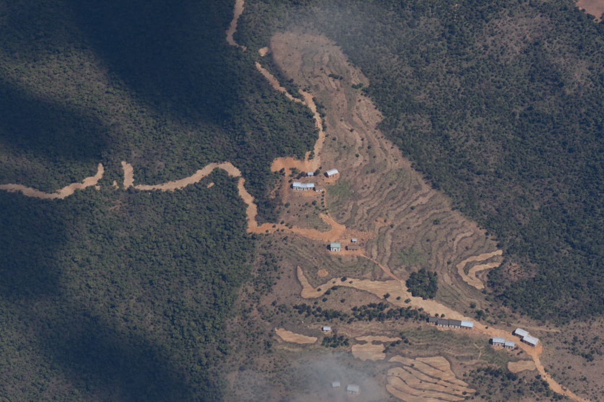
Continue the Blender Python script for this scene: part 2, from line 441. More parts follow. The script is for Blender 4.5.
# overgrown corners among the fields
WOODY = [(300,376,52,16,.75),(345,372,40,10,.6),(250,385,30,26,.65),(238,322,18,24,.85),(250,282,13,22,.85),(232,362,16,26,.85),(226,397,18,22,.85),(259,256,9,16,.75),(345,356,22,6,.5),(330,319,75,6,.45),(275,312,24,9,.6),(390,318,45,6,.5),(515,388,44,14,.65),(480,378,16,10,.5),
         (585,348,22,12,.45),(575,322,26,8,.65),(245,300,14,16,.5),(262,345,12,16,.5),(550,385,26,16,.35),(420,402,40,5,.5),(265,232,10,8,.5),(490,318,26,7,.4),(500,300,14,10,.45),(308,212,18,10,.3),(275,240,16,7,.3)]
woody = blob(WOODY)
s_ = window([(215, 235), (300, 420)], 2)
sdb = poly_sd(U0[s_], V0[s_], FW)
woody[s_] = np.maximum(woody[s_], 0.85 * (1 - sstep(8, 26, np.abs(sdb) + 9 * n1[s_])) * sstep(238, 262, V0[s_]) * (1 - sstep(290, 305, U0[s_])))
# the strip of dark stone and soil above the bank field
DARKS = [(284,326,16,4,.9),(300,331,14,4,.9),(312,333.5,10,3,.8),(325,366,75,16,.55),(255,350,24,40,.5),(290,318,40,6,.4),(520,384,40,14,.45),(440,345,12,5,.35),(365,365,20,3,.4),(470,355,14,5,.3)]
dark = blob(DARKS)

# ------------------------------------------------------------------ materials
def M(name):
    m = bpy.data.materials.new(name); m.use_nodes = True
    nt = m.node_tree
    b = nt.nodes['Principled BSDF']
    b.inputs['Roughness'].default_value = 0.9
    b.inputs['Specular IOR Level'].default_value = 0.15
    return m, nt, b
def nnoise(nt, scale, detail=4, rough=0.55, obj=True):
    t = nt.nodes.new('ShaderNodeTexNoise'); t.inputs['Scale'].default_value = scale
    t.inputs['Detail'].default_value = detail; t.inputs['Roughness'].default_value = rough
    g = nt.nodes.new('ShaderNodeNewGeometry'); nt.links.new(g.outputs['Position'], t.inputs['Vector'])
    return t.outputs['Fac']
def ramp(nt, fac, stops):
    r = nt.nodes.new('ShaderNodeValToRGB')
    e = r.color_ramp.elements
    while len(e) < len(stops): e.new(0.5)
    for i, (p, c) in enumerate(stops):
        e[i].position = p; e[i].color = (*c, 1)
    nt.links.new(fac, r.inputs[0])
    return r.outputs[0]
def mix(nt, fac, a, b, mode='MIX'):
    x = nt.nodes.new('ShaderNodeMix'); x.data_type = 'RGBA'; x.blend_type = mode
    if isinstance(fac, float): x.inputs[0].default_value = fac
    else: nt.links.new(fac, x.inputs[0])
    for i, c in ((6, a), (7, b)):
        if isinstance(c, tuple): x.inputs[i].default_value = (*c, 1)
        else: nt.links.new(c, x.inputs[i])
    return x.outputs[2]
def math_n(nt, op, a, b=None, clamp=False):
    x = nt.nodes.new('ShaderNodeMath'); x.operation = op; x.use_clamp = clamp
    for i, c in ((0, a), (1, b)):
        if c is None: continue
        if isinstance(c, (int, float)): x.inputs[i].default_value = c
        else: nt.links.new(c, x.inputs[i])
    return x.outputs[0]
def attr(nt, name):
    a = nt.nodes.new('ShaderNodeAttribute'); a.attribute_name = name
    return a
def bump(nt, b, h, strength, dist):
    n_ = nt.nodes.new('ShaderNodeBump'); n_.inputs['Strength'].default_value = strength; n_.inputs['Distance'].default_value = dist
    nt.links.new(h, n_.inputs['Height']); nt.links.new(n_.outputs[0], b.inputs['Normal'])

def ground_material():
    m, nt, b = M('hillside_ground')
    a1 = attr(nt, 'cover_a').outputs['Color']; a2 = attr(nt, 'cover_b').outputs['Color']
    s1 = nt.nodes.new('ShaderNodeSeparateColor'); nt.links.new(a1, s1.inputs[0])
    s2 = nt.nodes.new('ShaderNodeSeparateColor'); nt.links.new(a2, s2.inputs[0])
    wood_, green_, bare_ = s1.outputs[0], s1.outputs[1], s1.outputs[2]
    riser_, tread_, dark_ = s2.outputs[0], s2.outputs[1], s2.outputs[2]
    red_ = attr(nt, 'red').outputs['Fac']; pur_ = attr(nt, 'purple').outputs['Fac']
    nf = nnoise(nt, 0.9, 5, 0.65); nm = nnoise(nt, 0.16, 5, 0.6); nl = nnoise(nt, 0.03, 4, 0.55)
    soil = ramp(nt, nm, [(0.30, (0.118, 0.074, 0.050)), (0.5, (0.182, 0.114, 0.076)), (0.72, (0.250, 0.160, 0.108))])
    soil = mix(nt, math_n(nt, 'MULTIPLY', math_n(nt, 'SUBTRACT', tread_, 0.5, True), 2.0), soil, (0.270, 0.185, 0.122))
    soil = mix(nt, math_n(nt, 'MULTIPLY', math_n(nt, 'SUBTRACT', 0.45, tread_, True), 2.0), soil, (0.085, 0.072, 0.042))
    drygrass = ramp(nt, nf, [(0.3, (0.085, 0.070, 0.038)), (0.7, (0.170, 0.132, 0.080))])
    soil = mix(nt, math_n(nt, 'MULTIPLY', math_n(nt, 'SUBTRACT', nl, 0.41, True), 3.0, True), soil, drygrass)
    soil = mix(nt, math_n(nt, 'MULTIPLY', pur_, 0.6), soil, (0.122, 0.088, 0.068))
    litter = ramp(nt, nm, [(0.32, (0.036, 0.038, 0.020)), (0.52, (0.058, 0.056, 0.031)), (0.76, (0.105, 0.082, 0.056))])
    scrubsoil = ramp(nt, nm, [(0.32, (0.060, 0.050, 0.035)), (0.52, (0.100, 0.074, 0.056)), (0.72, (0.170, 0.115, 0.090))])
    litter = mix(nt, attr(nt, 'clear').outputs['Fac'], litter, scrubsoil)
    col = mix(nt, wood_, soil, litter)
    g = ramp(nt, nf, [(0.3, (0.050, 0.064, 0.024)), (0.7, (0.105, 0.115, 0.046))])
    col = mix(nt, math_n(nt, 'MULTIPLY', green_, math_n(nt, 'ADD', nf, 0.35), True), col, g)
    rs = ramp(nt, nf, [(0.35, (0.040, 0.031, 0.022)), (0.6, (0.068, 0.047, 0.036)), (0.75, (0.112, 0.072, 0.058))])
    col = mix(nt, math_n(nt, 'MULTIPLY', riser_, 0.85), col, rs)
    col = mix(nt, math_n(nt, 'MULTIPLY', dark_, 0.9), col, (0.072, 0.058, 0.043))
    bc = ramp(nt, nf, [(0.3, (0.24, 0.130, 0.070)), (0.7, (0.37, 0.220, 0.130))])
    bfac = math_n(nt, 'MULTIPLY', math_n(nt, 'SUBTRACT', math_n(nt, 'ADD', bare_, math_n(nt, 'MULTIPLY', nf, 0.8)), 0.75, True), 3.0, True)
    col = mix(nt, bfac, col, bc)
    rfac = math_n(nt, 'MULTIPLY', math_n(nt, 'SUBTRACT', math_n(nt, 'ADD', red_, math_n(nt, 'MULTIPLY', nf, 0.9)), 0.72, True), 2.5, True)
    col = mix(nt, rfac, col, (0.30, 0.150, 0.082))
    col = mix(nt, 0.75, col, mix(nt, 1.0, col, ramp(nt, nf, [(0.28, (0.42, 0.42, 0.44)), (0.72, (1.55, 1.52, 1.48))]), 'MULTIPLY'))
    nq = nnoise(nt, 0.33, 4, 0.65)
    col = mix(nt, math_n(nt, 'MULTIPLY', math_n(nt, 'SUBTRACT', nq, 0.50, True), 2.6, True), col, mix(nt, 1.0, col, (0.78, 0.62, 0.60), 'MULTIPLY'))
    nt.links.new(col, b.inputs['Base Color'])
    bump(nt, b, nf, 0.5, 0.6)
    return m
def earth_material(name, c0, c1, c2, spot, weeds=None):
    m, nt, b = M(name)
    nf = nnoise(nt, 0.8, 5, 0.65); nm = nnoise(nt, 0.14, 4, 0.55); ns = nnoise(nt, 2.6, 3, 0.6)
    col = ramp(nt, nm, [(0.3, c0), (0.52, c1), (0.75, c2)])
    col = mix(nt, 0.6, col, mix(nt, 1.0, col, ramp(nt, nf, [(0.28, (0.48, 0.45, 0.42)), (0.72, (1.32, 1.32, 1.32))]), 'MULTIPLY'))
    col = mix(nt, math_n(nt, 'MULTIPLY', math_n(nt, 'SUBTRACT', nf, 0.60, True), 6.0, True), col, spot)
    no = nnoise(nt, 0.05, 3, 0.5)
    col = mix(nt, math_n(nt, 'MULTIPLY', math_n(nt, 'SUBTRACT', no, 0.48, True), 3.5, True), col, mix(nt, 1.0, col, (0.92, 0.70, 0.56), 'MULTIPLY'))
    if weeds:
        tn = nt.nodes.new('ShaderNodeTexNoise'); tn.inputs['Scale'].default_value = 1.0; tn.inputs['Detail'].default_value = 3
        mp = nt.nodes.new('ShaderNodeMapping'); mp.inputs['Scale'].default_value = (0.16, 1.1, 0.6); mp.inputs['Rotation'].default_value = (0, 0, 0.35)
        gp = nt.nodes.new('ShaderNodeNewGeometry'); nt.links.new(gp.outputs['Position'], mp.inputs['Vector']); nt.links.new(mp.outputs[0], tn.inputs['Vector'])
        col = mix(nt, 0.8, col, mix(nt, 1.0, col, ramp(nt, tn.outputs['Fac'], [(0.32, (0.62, 0.60, 0.58)), (0.68, (1.22, 1.22, 1.22))]), 'MULTIPLY'))
        nw = nnoise(nt, 0.09, 5, 0.7)
        col = mix(nt, math_n(nt, 'MULTIPLY', math_n(nt, 'MULTIPLY', math_n(nt, 'SUBTRACT', nw, 0.46, True), 6.0, True), nf), col, weeds)
    nt.links.new(col, b.inputs['Base Color'])
    bump(nt, b, ns, 0.7, 0.35)
    return m
MAT_G = ground_material()
MAT_TAN = earth_material('tan_road_earth', (0.296, 0.196, 0.122), (0.370, 0.252, 0.159), (0.429, 0.303, 0.200), (0.222, 0.148, 0.089))
MAT_ORG = earth_material('orange_road_earth', (0.311, 0.159, 0.078), (0.377, 0.204, 0.104), (0.422, 0.248, 0.141), (0.229, 0.122, 0.063))
MAT_FLD = earth_material('fallow_field_earth', (0.281, 0.181, 0.107), (0.340, 0.226, 0.137), (0.377, 0.259, 0.163), (0.237, 0.155, 0.089), weeds=(0.15, 0.105, 0.062))
MAT_PTH = earth_material('path_earth', (0.222, 0.148, 0.092), (0.266, 0.181, 0.115), (0.311, 0.215, 0.141), (0.163, 0.111, 0.067))
MAT_RPT = earth_material('red_path_earth', (0.266, 0.141, 0.078), (0.311, 0.174, 0.100), (0.355, 0.207, 0.126), (0.192, 0.104, 0.059))

MAT_MID = earth_material('ochre_road_earth', (0.296, 0.174, 0.096), (0.370, 0.226, 0.127), (0.414, 0.270, 0.163), (0.229, 0.137, 0.078))
MAT_SCAR = earth_material('old_scar_earth', (0.15, 0.085, 0.060), (0.20, 0.115, 0.080), (0.21, 0.13, 0.095), (0.09, 0.07, 0.045))
# ------------------------------------------------------------------ ground mesh
def mesh_from(name, verts, faces_flat, nper, mat, smooth=True):
    me = bpy.data.meshes.new(name)
    nv = len(verts); nf = len(faces_flat) // nper
    me.vertices.add(nv); me.vertices.foreach_set('co', np.ascontiguousarray(verts, np.float32).ravel())
    me.loops.add(nf * nper); me.loops.foreach_set('vertex_index', np.ascontiguousarray(faces_flat, np.int32))
    me.polygons.add(nf); me.polygons.foreach_set('loop_start', np.arange(0, nf * nper, nper, dtype=np.int32))
    try: me.polygons.foreach_set('loop_total', np.full(nf, nper, np.int32))
    except Exception: pass
    me.polygons.foreach_set('use_smooth', np.full(nf, smooth, bool))
    me.update(calc_edges=True)
    if mat: me.materials.append(mat)
    return me
def link(name, me, parent=None, **props):
    o = bpy.data.objects.new(name, me); C.objects.link(o)
    if parent: o.parent = parent
    for k, v in props.items(): o[k] = v
    return o

ids = np.arange(NX * NY).reshape(NY, NX)
a = ids[:-1, :-1].ravel(); b_ = ids[:-1, 1:].ravel(); c = ids[1:, 1:].ravel(); d_ = ids[1:, :-1].ravel()
tris = np.concatenate([np.stack([a, b_, c], 1), np.stack([a, c, d_], 1)])
verts = np.stack([GX.ravel(), GY.ravel(), Z.ravel()], 1)
gme = mesh_from('hillside', verts, tris.ravel(), 3, MAT_G)
def fcol(me, name, r, g, b2):
    at = me.attributes.new(name, 'FLOAT_COLOR', 'POINT')
    arr = np.ones((NX * NY, 4), np.float32); arr[:, 0] = r.ravel(); arr[:, 1] = g.ravel(); arr[:, 2] = b2.ravel()
    at.data.foreach_set('color', arr.ravel())
fcol(gme, 'cover_a', np.clip(np.maximum(wood, 0.8 * woody), 0, 1), np.clip(green, 0, 1), np.clip(bare, 0, 1))
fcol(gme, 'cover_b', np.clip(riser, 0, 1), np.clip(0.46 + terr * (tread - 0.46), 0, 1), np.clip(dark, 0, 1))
for nm_, arr_ in (('clear', clear), ('red', red), ('purple', np.maximum(purple, 0.95 * scrubby))):
    at = gme.attributes.new(nm_, 'FLOAT', 'POINT'); at.data.foreach_set('value', arr_.ravel().astype(np.float32))
link('hillside', gme, kind='structure')

# ------------------------------------------------------------------ roads, yards, paths and fields: sheets cut to their outline, lying on the ground
def sheet(name, key, mat, lift):
    s, sd = SD[key]
    gx, gy, gz = GX[s], GY[s], Z[s]
    h, w = gx.shape
    id2 = np.arange(h * w).reshape(h, w)
    q = [id2[:-1, :-1].ravel(), id2[:-1, 1:].ravel(), id2[1:, 1:].ravel(), id2[1:, :-1].ravel()]
    T = np.concatenate([np.stack([q[0], q[1], q[2]], 1), np.stack([q[0], q[2], q[3]], 1)])
    pos = np.stack([gx.ravel(), gy.ravel(), gz.ravel() + lift], 1); f = sd.ravel()
    ins = f[T] < 0; cnt = ins.sum(1)
    out = [pos[T[cnt == 3]]]
    def cut(p, fp, r, fr_):
        t = (fp / (fp - fr_))[:, None]
        return p + (r - p) * t
    for k in range(3):
        k1, k2 = (k + 1) % 3, (k + 2) % 3
        t1 = T[(cnt == 1) & ins[:, k]]
        if len(t1):
            p, p1, p2 = pos[t1[:, k]], pos[t1[:, k1]], pos[t1[:, k2]]
            out.append(np.stack([p, cut(p, f[t1[:, k]], p1, f[t1[:, k1]]), cut(p, f[t1[:, k]], p2, f[t1[:, k2]])], 1))
        t2 = T[(cnt == 2) & ~ins[:, k]]
        if len(t2):
            p, p1, p2 = pos[t2[:, k]], pos[t2[:, k1]], pos[t2[:, k2]]
            c1 = cut(p1, f[t2[:, k1]], p, f[t2[:, k]]); c2 = cut(p2, f[t2[:, k2]], p, f[t2[:, k]])
            out.append(np.stack([p1, p2, c2], 1)); out.append(np.stack([p1, c2, c1], 1))
    tri = np.concatenate(out)
    v = tri.reshape(-1, 3)
    key_ = np.round(v * 1000).astype(np.int64)
    _, idx, inv = np.unique(key_, axis=0, return_index=True, return_inverse=True)
    me = mesh_from(name, v[idx], inv.ravel(), 3, mat)
    return link(name, me, kind='structure')
TAN_ROADS = {'left', 'mid', 'drop', 'top', 'main', 'climb', 'upper'}
lift = 0.05
for k in PATHS:
    sheet('footpath', 'path_' + k, MAT_RPT if k in ('red_track', 'down_track', 'yard_track', 'hamlet_path') else MAT_PTH, 0.06 + 0.004 * (list(PATHS).index(k)))
for i, k in enumerate(PATCH):
    mt = MAT_TAN if k.startswith('spoil') or k in ('top_spot', 'road_tip') else MAT_SCAR if k == 'hill_scar' else (MAT_RPT if k in ('lower_yard', 'row_yard') else MAT_ORG)
    sheet('bare_earth', 'patch_' + k, mt, 0.11 + 0.004 * i)
for i, k in enumerate(FIELD):
    sheet('terrace_field', 'field_' + k, MAT_FLD, 0.19 + 0.004 * i)
for i, k in enumerate(ROADS):
    sheet('dirt_road', 'road_' + k, MAT_ORG if k == 'cross' else (MAT_MID if k in ('lower', 'drop') else MAT_TAN), 0.26 + 0.005 * i)


# ------------------------------------------------------------------ trees
def leaf_material(name, c0, c1, c2):
    m = bpy.data.materials.new(name); m.use_nodes = True
    nt = m.node_tree; nt.nodes.clear()
    out = nt.nodes.new('ShaderNodeOutputMaterial')
    oi = nt.nodes.new('ShaderNodeObjectInfo')
    nf = nnoise(nt, 0.9, 2, 0.5)
    nw = nnoise(nt, 0.022, 3, 0.6)
    f = math_n(nt, 'ADD', math_n(nt, 'MULTIPLY', oi.outputs['Random'], 0.62), math_n(nt, 'MULTIPLY', nw, 1.1))
    f = math_n(nt, 'ADD', math_n(nt, 'SUBTRACT', f, 0.42), math_n(nt, 'MULTIPLY', nf, 0.25))
    col = ramp(nt, f, [(0.1, c0), (0.55, c1), (1.0, c2)])
    d = nt.nodes.new('ShaderNodeBsdfDiffuse'); t = nt.nodes.new('ShaderNodeBsdfTranslucent')
    nt.links.new(col, d.inputs['Color']); nt.links.new(col, t.inputs['Color'])
    mx = nt.nodes.new('ShaderNodeMixShader'); mx.inputs[0].default_value = 0.30
    nt.links.new(d.outputs[0], mx.inputs[1]); nt.links.new(t.outputs[0], mx.inputs[2])
    nt.links.new(mx.outputs[0], out.inputs['Surface'])
    return m
LEAF = leaf_material('forest_leaves', (0.072, 0.086, 0.034), (0.114, 0.124, 0.047), (0.160, 0.145, 0.066))
LEAF_D = leaf_material('dark_leaves', (0.046, 0.047, 0.025), (0.068, 0.066, 0.033), (0.096, 0.086, 0.046))
LEAF_S = leaf_material('scrub_leaves', (0.080, 0.066, 0.046), (0.130, 0.098, 0.076), (0.195, 0.140, 0.112))
LEAF_G = leaf_material('bright_leaves', (0.045, 0.075, 0.022), (0.065, 0.098, 0.030), (0.090, 0.120, 0.040))
BARK, nt_, b_bark = M('bark')
b_bark.inputs['Base Color'].default_value = (0.10, 0.075, 0.055, 1)
nt_.links.new(ramp(nt_, nnoise(nt_, 3.0, 3), [(0.3, (0.070, 0.052, 0.038)), (0.7, (0.150, 0.115, 0.085))]), b_bark.inputs['Base Color'])
PALE, nt_, b_pale = M('pale_bark')
nt_.links.new(ramp(nt_, nnoise(nt_, 2.0, 3), [(0.3, (0.26, 0.22, 0.18)), (0.7, (0.42, 0.37, 0.31))]), b_pale.inputs['Base Color'])

def tube(bm, pts, radii, sides=6):
    rings = []
    for i, (p, r) in enumerate(zip(pts, radii)):
        p = Vector(p)
        dvec = (Vector(pts[min(i + 1, len(pts) - 1)]) - Vector(pts[max(i - 1, 0)])).normalized()
        q = dvec.to_track_quat('Z', 'X')
        rings.append([bm.verts.new(p + q @ Vector((r * math.cos(2 * math.pi * k / sides), r * math.sin(2 * math.pi * k / sides), 0))) for k in range(sides)])
    for r0, r1 in zip(rings[:-1], rings[1:]):
        for k in range(sides):
            bm.faces.new((r0[k], r0[(k + 1) % sides], r1[(k + 1) % sides], r1[k]))
    bm.faces.new(rings[-1]); bm.faces.new(rings[0][::-1])
def trunk_mesh(name, h, r, limbs, seed, mat):
    rn = random.Random(seed)
    bm = bmesh.new()
    lean = (rn.uniform(-.25, .25), rn.uniform(-.25, .25))
    pts = [(0, 0, -0.6), (lean[0] * .3, lean[1] * .3, h * .35), (lean[0] * .8, lean[1] * .8, h * .7), (lean[0], lean[1], h)]
    tube(bm, pts, [r * 1.25, r * .85, r * .55, r * .15])
    for i in range(limbs):
        t = rn.uniform(.4, .85); an = 2 * math.pi * i / limbs + rn.uniform(-.5, .5); L = h * rn.uniform(.25, .42)
        b0 = Vector((lean[0] * t, lean[1] * t, h * t))
        tube(bm, [b0, b0 + Vector((math.cos(an) * L * .55, math.sin(an) * L * .55, L * .3)), b0 + Vector((math.cos(an) * L, math.sin(an) * L, L * .65))], [r * .45, r * .28, r * .08], 5)
    me = bpy.data.meshes.new(name); bm.to_mesh(me); bm.free(); me.materials.append(mat)
    return me
def crown_arrays(seed, h, rad, base, nleaf, size, shape='round'):
    """leaf clumps: small bent quads spread through a lumpy crown"""
    g = np.random.default_rng(seed)
    V = []; 
    if shape == 'cone':
        lobes = []
        for i in range(9):
            t = i / 8
            rr = rad * (1 - t) ** 0.8 * 0.75 + 0.15
            an = i * 2.4
            lobes.append((rr * .55 * math.cos(an), rr * .55 * math.sin(an), base + (h - base) * t, rr * .8, rr * .55 + .2))
    elif shape == 'bush':
        lobes = [(g.uniform(-.6, .6) * rad, g.uniform(-.6, .6) * rad, h * g.uniform(.25, .55), rad * g.uniform(.35, .6), h * g.uniform(.3, .45)) for _ in range(6)]
    else:
        lobes = [(0, 0, base + (h - base) * .55, rad * .62, (h - base) * .40)]
        for i in range(8):
            an = 2 * math.pi * i / 8 + g.uniform(-.4, .4); q = rad * g.uniform(.42, .68)
            lobes.append((q * math.cos(an), q * math.sin(an), base + (h - base) * g.uniform(.25, .75), rad * g.uniform(.28, .46), (h - base) * g.uniform(.16, .30)))
    wts_ = np.array([l[3] ** 2 for l in lobes]); wts_ /= wts_.sum()
    for i in range(nleaf):
        lx, ly, lz, lr, lh = lobes[g.choice(len(lobes), p=wts_)]
        dv = g.normal(size=3); dv /= np.linalg.norm(dv) + 1e-9
        q = g.uniform(.55, 1.0) ** .5
        c_ = np.array([lx + dv[0] * lr * q, ly + dv[1] * lr * q, lz + dv[2] * lh * q])
        nrm = dv + np.array([0, 0, .35]) + g.normal(size=3) * .45; nrm /= np.linalg.norm(nrm)
        t1 = np.cross(nrm, g.normal(size=3)); t1 /= np.linalg.norm(t1) + 1e-9
        t2 = np.cross(nrm, t1)
        sz = size * g.uniform(.6, 1.25); s2 = sz * g.uniform(.55, 1.0)
        V.append([c_ - t1 * sz, c_ - t2 * s2 + nrm * sz * .25, c_ + t1 * sz, c_ + t2 * s2 + nrm * sz * .25])
    return np.array(V).reshape(-1, 3)
def crown_mesh(name, mat, **kw):
    v = crown_arrays(**kw)
    return mesh_from(name, v, np.arange(len(v)), 4, mat, smooth=False)
def joined(name, trunk, crown):
    """one mesh of trunk and crown, for the woods"""
    bm = bmesh.new(); bm.from_mesh(trunk); nf = len(bm.faces)
    bm.from_mesh(crown); bm.faces.ensure_lookup_table()
    for f in bm.faces[nf:]: f.material_index = 1
    me = bpy.data.meshes.new(name); bm.to_mesh(me); bm.free()
    me.materials.append(trunk.materials[0]); me.materials.append(crown.materials[0])
    return me
KINDS = []
def kind(seed, h, rad, base, nleaf, size, shape, mat):
    t = trunk_mesh('trunk', h * (.55 if shape == 'bush' else .8), .035 * h if shape != 'bush' else .05, 4, seed, BARK)
    c_ = crown_mesh('crown', mat, seed=seed, h=h, rad=rad, base=base, nleaf=nleaf, size=size, shape=shape)
    KINDS.append((t, c_)); return len(KINDS) - 1
k_f = [kind(1, 5.6, 2.3, 1.3, 210, .42, 'round', LEAF), kind(2, 6.6, 2.5, 1.6, 230, .44, 'round', LEAF), kind(3, 4.8, 2.0, 1.0, 180, .40, 'round', LEAF),
       kind(4, 8.2, 1.7, 1.2, 200, .40, 'cone', LEAF), kind(5, 6.0, 2.2, 1.2, 200, .42, 'round', LEAF_D)]
k_s = [kind(11, 1.5, 1.25, .1, 90, .26, 'bush', LEAF_S), kind(12, 2.1, 1.4, .1, 100, .28, 'bush', LEAF_S), kind(13, 1.7, 1.3, .1, 90, .27, 'bush', LEAF)]
k_b = [kind(14, 4.6, 2.0, .8, 170, .30, 'round', LEAF_S)]
k_d = [kind(21, 6.2, 2.6, 1.1, 330, .38, 'round', LEAF_D), kind(22, 5.0, 2.1, .9, 280, .36, 'round', LEAF_D), kind(23, 7.4, 2.3, 1.2, 330, .38, 'round', LEAF_D)]
k_g = [kind(31, 4.4, 2.3, .7, 300, .36, 'round', LEAF_G)]

# ---- woods that read as one mass: points that carry trees (geometry nodes)
protos = bpy.data.collections.new('tree_shapes')
for i, (t, c_) in enumerate(KINDS[:9]):
    o = bpy.data.objects.new('tree_shape_%02d' % i, joined('tree_shape_%02d' % i, t, c_)); protos.objects.link(o)
def scatter_group():
    ng = bpy.data.node_groups.new('carry_trees', 'GeometryNodeTree')
    ng.interface.new_socket('Geometry', in_out='INPUT', socket_type='NodeSocketGeometry')
    ng.interface.new_socket('Geometry', in_out='OUTPUT', socket_type='NodeSocketGeometry')
    N = ng.nodes
    gi = N.new('NodeGroupInput'); go = N.new('NodeGroupOutput')
    ci = N.new('GeometryNodeCollectionInfo'); ci.inputs['Collection'].default_value = protos
    ci.inputs['Separate Children'].default_value = True; ci.inputs['Reset Children'].default_value = True
    ip = N.new('GeometryNodeInstanceOnPoints'); ip.inputs['Pick Instance'].default_value = True
    def na(name, t):
        q = N.new('GeometryNodeInputNamedAttribute'); q.data_type = t; q.inputs[0].default_value = name
        return q.outputs[0]
    ng.links.new(gi.outputs[0], ip.inputs['Points']); ng.links.new(ci.outputs[0], ip.inputs['Instance'])
    ng.links.new(na('shape', 'INT'), ip.inputs['Instance Index'])
    ng.links.new(na('turn', 'FLOAT_VECTOR'), ip.inputs['Rotation'])
    ng.links.new(na('size', 'FLOAT_VECTOR'), ip.inputs['Scale'])
    ng.links.new(ip.outputs[0], go.inputs[0])
    return ng
NG = scatter_group()
def woods(name, x, y, z, shape, size, **props):
    me = bpy.data.meshes.new(name)
    me.vertices.add(len(x)); me.vertices.foreach_set('co', np.stack([x, y, z], 1).astype(np.float32).ravel())
    at = me.attributes.new('shape', 'INT', 'POINT'); at.data.foreach_set('value', shape.astype(np.int32))
    tr = np.zeros((len(x), 3), np.float32); tr[:, 2] = rng.uniform(0, 6.28, len(x)); tr[:, :2] = rng.normal(0, .06, (len(x), 2))
    at = me.attributes.new('turn', 'FLOAT_VECTOR', 'POINT'); at.data.foreach_set('vector', tr.ravel())
    sz = np.stack([size * rng.uniform(.85, 1.15, len(x)), size * rng.uniform(.85, 1.15, len(x)), size * rng.uniform(.55, 1.0, len(x))], 1).astype(np.float32)
    at = me.attributes.new('size', 'FLOAT_VECTOR', 'POINT'); at.data.foreach_set('vector', sz.ravel())
    o = link(name, me, kind='stuff', **props)
    md = o.modifiers.new('carry_trees', 'NODES'); md.node_group = NG
    return o

sheetd = np.full(GX.shape, 9.0)           # distance to roads, fields, yards
for k, (s, sd) in SD.items():
    sheetd[s] = np.minimum(sheetd[s], sd + (1.2 if k.startswith('path') else 0))
housed = np.full(GX.shape, 50.0)
for (x, y, z, u, v, L, W, *_r) in houses:
    housed = np.minimum(housed, np.hypot(GX - x, GY - y) - 0.55 * math.hypot(L, W))

def grid_points(sp, x0=-262, x1=262, y0=-258, y1=306):
    gx, gy = np.meshgrid(np.arange(x0, x1, sp), np.arange(y0, y1, sp))
    gx = gx + rng.uniform(-.48, .48, gx.shape) * sp; gy = gy + rng.uniform(-.48, .48, gy.shape) * sp
    return gx.ravel(), gy.ravel()
px, py = grid_points(2.0)
pw = sample(wood_soft, px, py); pc = sample(clear, px, py); ps = sample(sheetd, px, py)
pn = fbm(px, py, 30, 3, 2)
ph = sample(housed, px, py)
den = np.maximum(pw * (0.97 - 0.66 * pc) * (0.72 + 0.28 * sstep(-.35, .1, fbm(px, py, 9, 2, 1))), (1 - pw) * 0.78 * sample(woody, px, py)) * np.where(ps > 0.9, 1, 0) * np.where(ph > 2.0, 1, 0)
keep = rng.random(len(px)) < den
px, py, pc, pn = px[keep], py[keep], pc[keep], pn[keep]
pz = sample(Z, px, py)
pu, pv = project(px, py, pz)
size = np.clip((0.36 + 0.10 * pn + rng.lognormal(-2.0, .75, len(px))) * (1 - .25 * pc) * (.75 + .25 * sample(wood, px, py)), .24, 1.15)
shape = rng.choice([0, 1, 2, 3, 4], len(px), p=[.28, .23, .25, .06, .18])
right = pu > 330 + 0.75 * (pv - 60)
shape = np.where(right & (rng.random(len(px)) < .80), 4, shape)
dry = sstep(.0, .4, fbm(px, py, 30, 4, 4)) * .6 + .45 * pc
shape = np.where(rng.random(len(px)) < dry, 8, shape)
left = pu < 300 + 0.35 * (pv - 60)
woods('forest', px[left], py[left], pz[left], shape[left], size[left], label='dark forest covering the shaded slope left of the village', category='forest')
woods('forest', px[~left], py[~left], pz[~left], shape[~left], size[~left], label='hazy forest filling the valley right of the terraces', category='forest')

qx, qy = grid_points(2.1)
qw = sample(wood, qx, qy); qc = sample(clear, qx, qy); qs = sample(sheetd, qx, qy); qr = sample(riser, qx, qy); qt = sample(terr, qx, qy)
qsc = sample(scrubby, qx, qy); qh = sample(housed, qx, qy)
qn = sstep(-.1, .5, fbm(qx, qy, 22, 3, 6))
den = qw * (0.62 + 0.15 * qc) + (1 - qw) * (0.05 + 0.16 * qn * (1 - qt) + 0.55 * qr * (0.35 + qn) + .30 * qsc * (0.4 + qn) + .5 * sample(woody, qx, qy) + .10 * sample(purple, qx, qy))
den = np.maximum(den, .35 * sample(green, qx, qy))
den = den * np.where(qs > 0.2, 1, np.where(qs > -1.0, .22, 0)) + .10 * ((qs < .2) & (qs > -1.2))
den = den * np.where(qh > 1.0, 1, 0)
keep = rng.random(len(qx)) < den
qx, qy, qr, qc = qx[keep], qy[keep], qr[keep], qc[keep]
qz = sample(Z, qx, qy)
size = np.clip(rng.lognormal(-.45, .36, len(qx)), .22, 1.7) * (1 - .35 * qr) * np.where(qs[keep] < .2, .55, 1) * (1 - .45 * sample(green, qx, qy))
shape = np.where(rng.random(len(qx)) < np.where(qw[keep] * (1 - qc) > .5, .85, .38), 7, rng.choice([5, 6], len(qx)))
woods('scrub', qx, qy, qz, shape, size, label='low dry scrub dotted over the slopes and terrace banks', category='scrub')

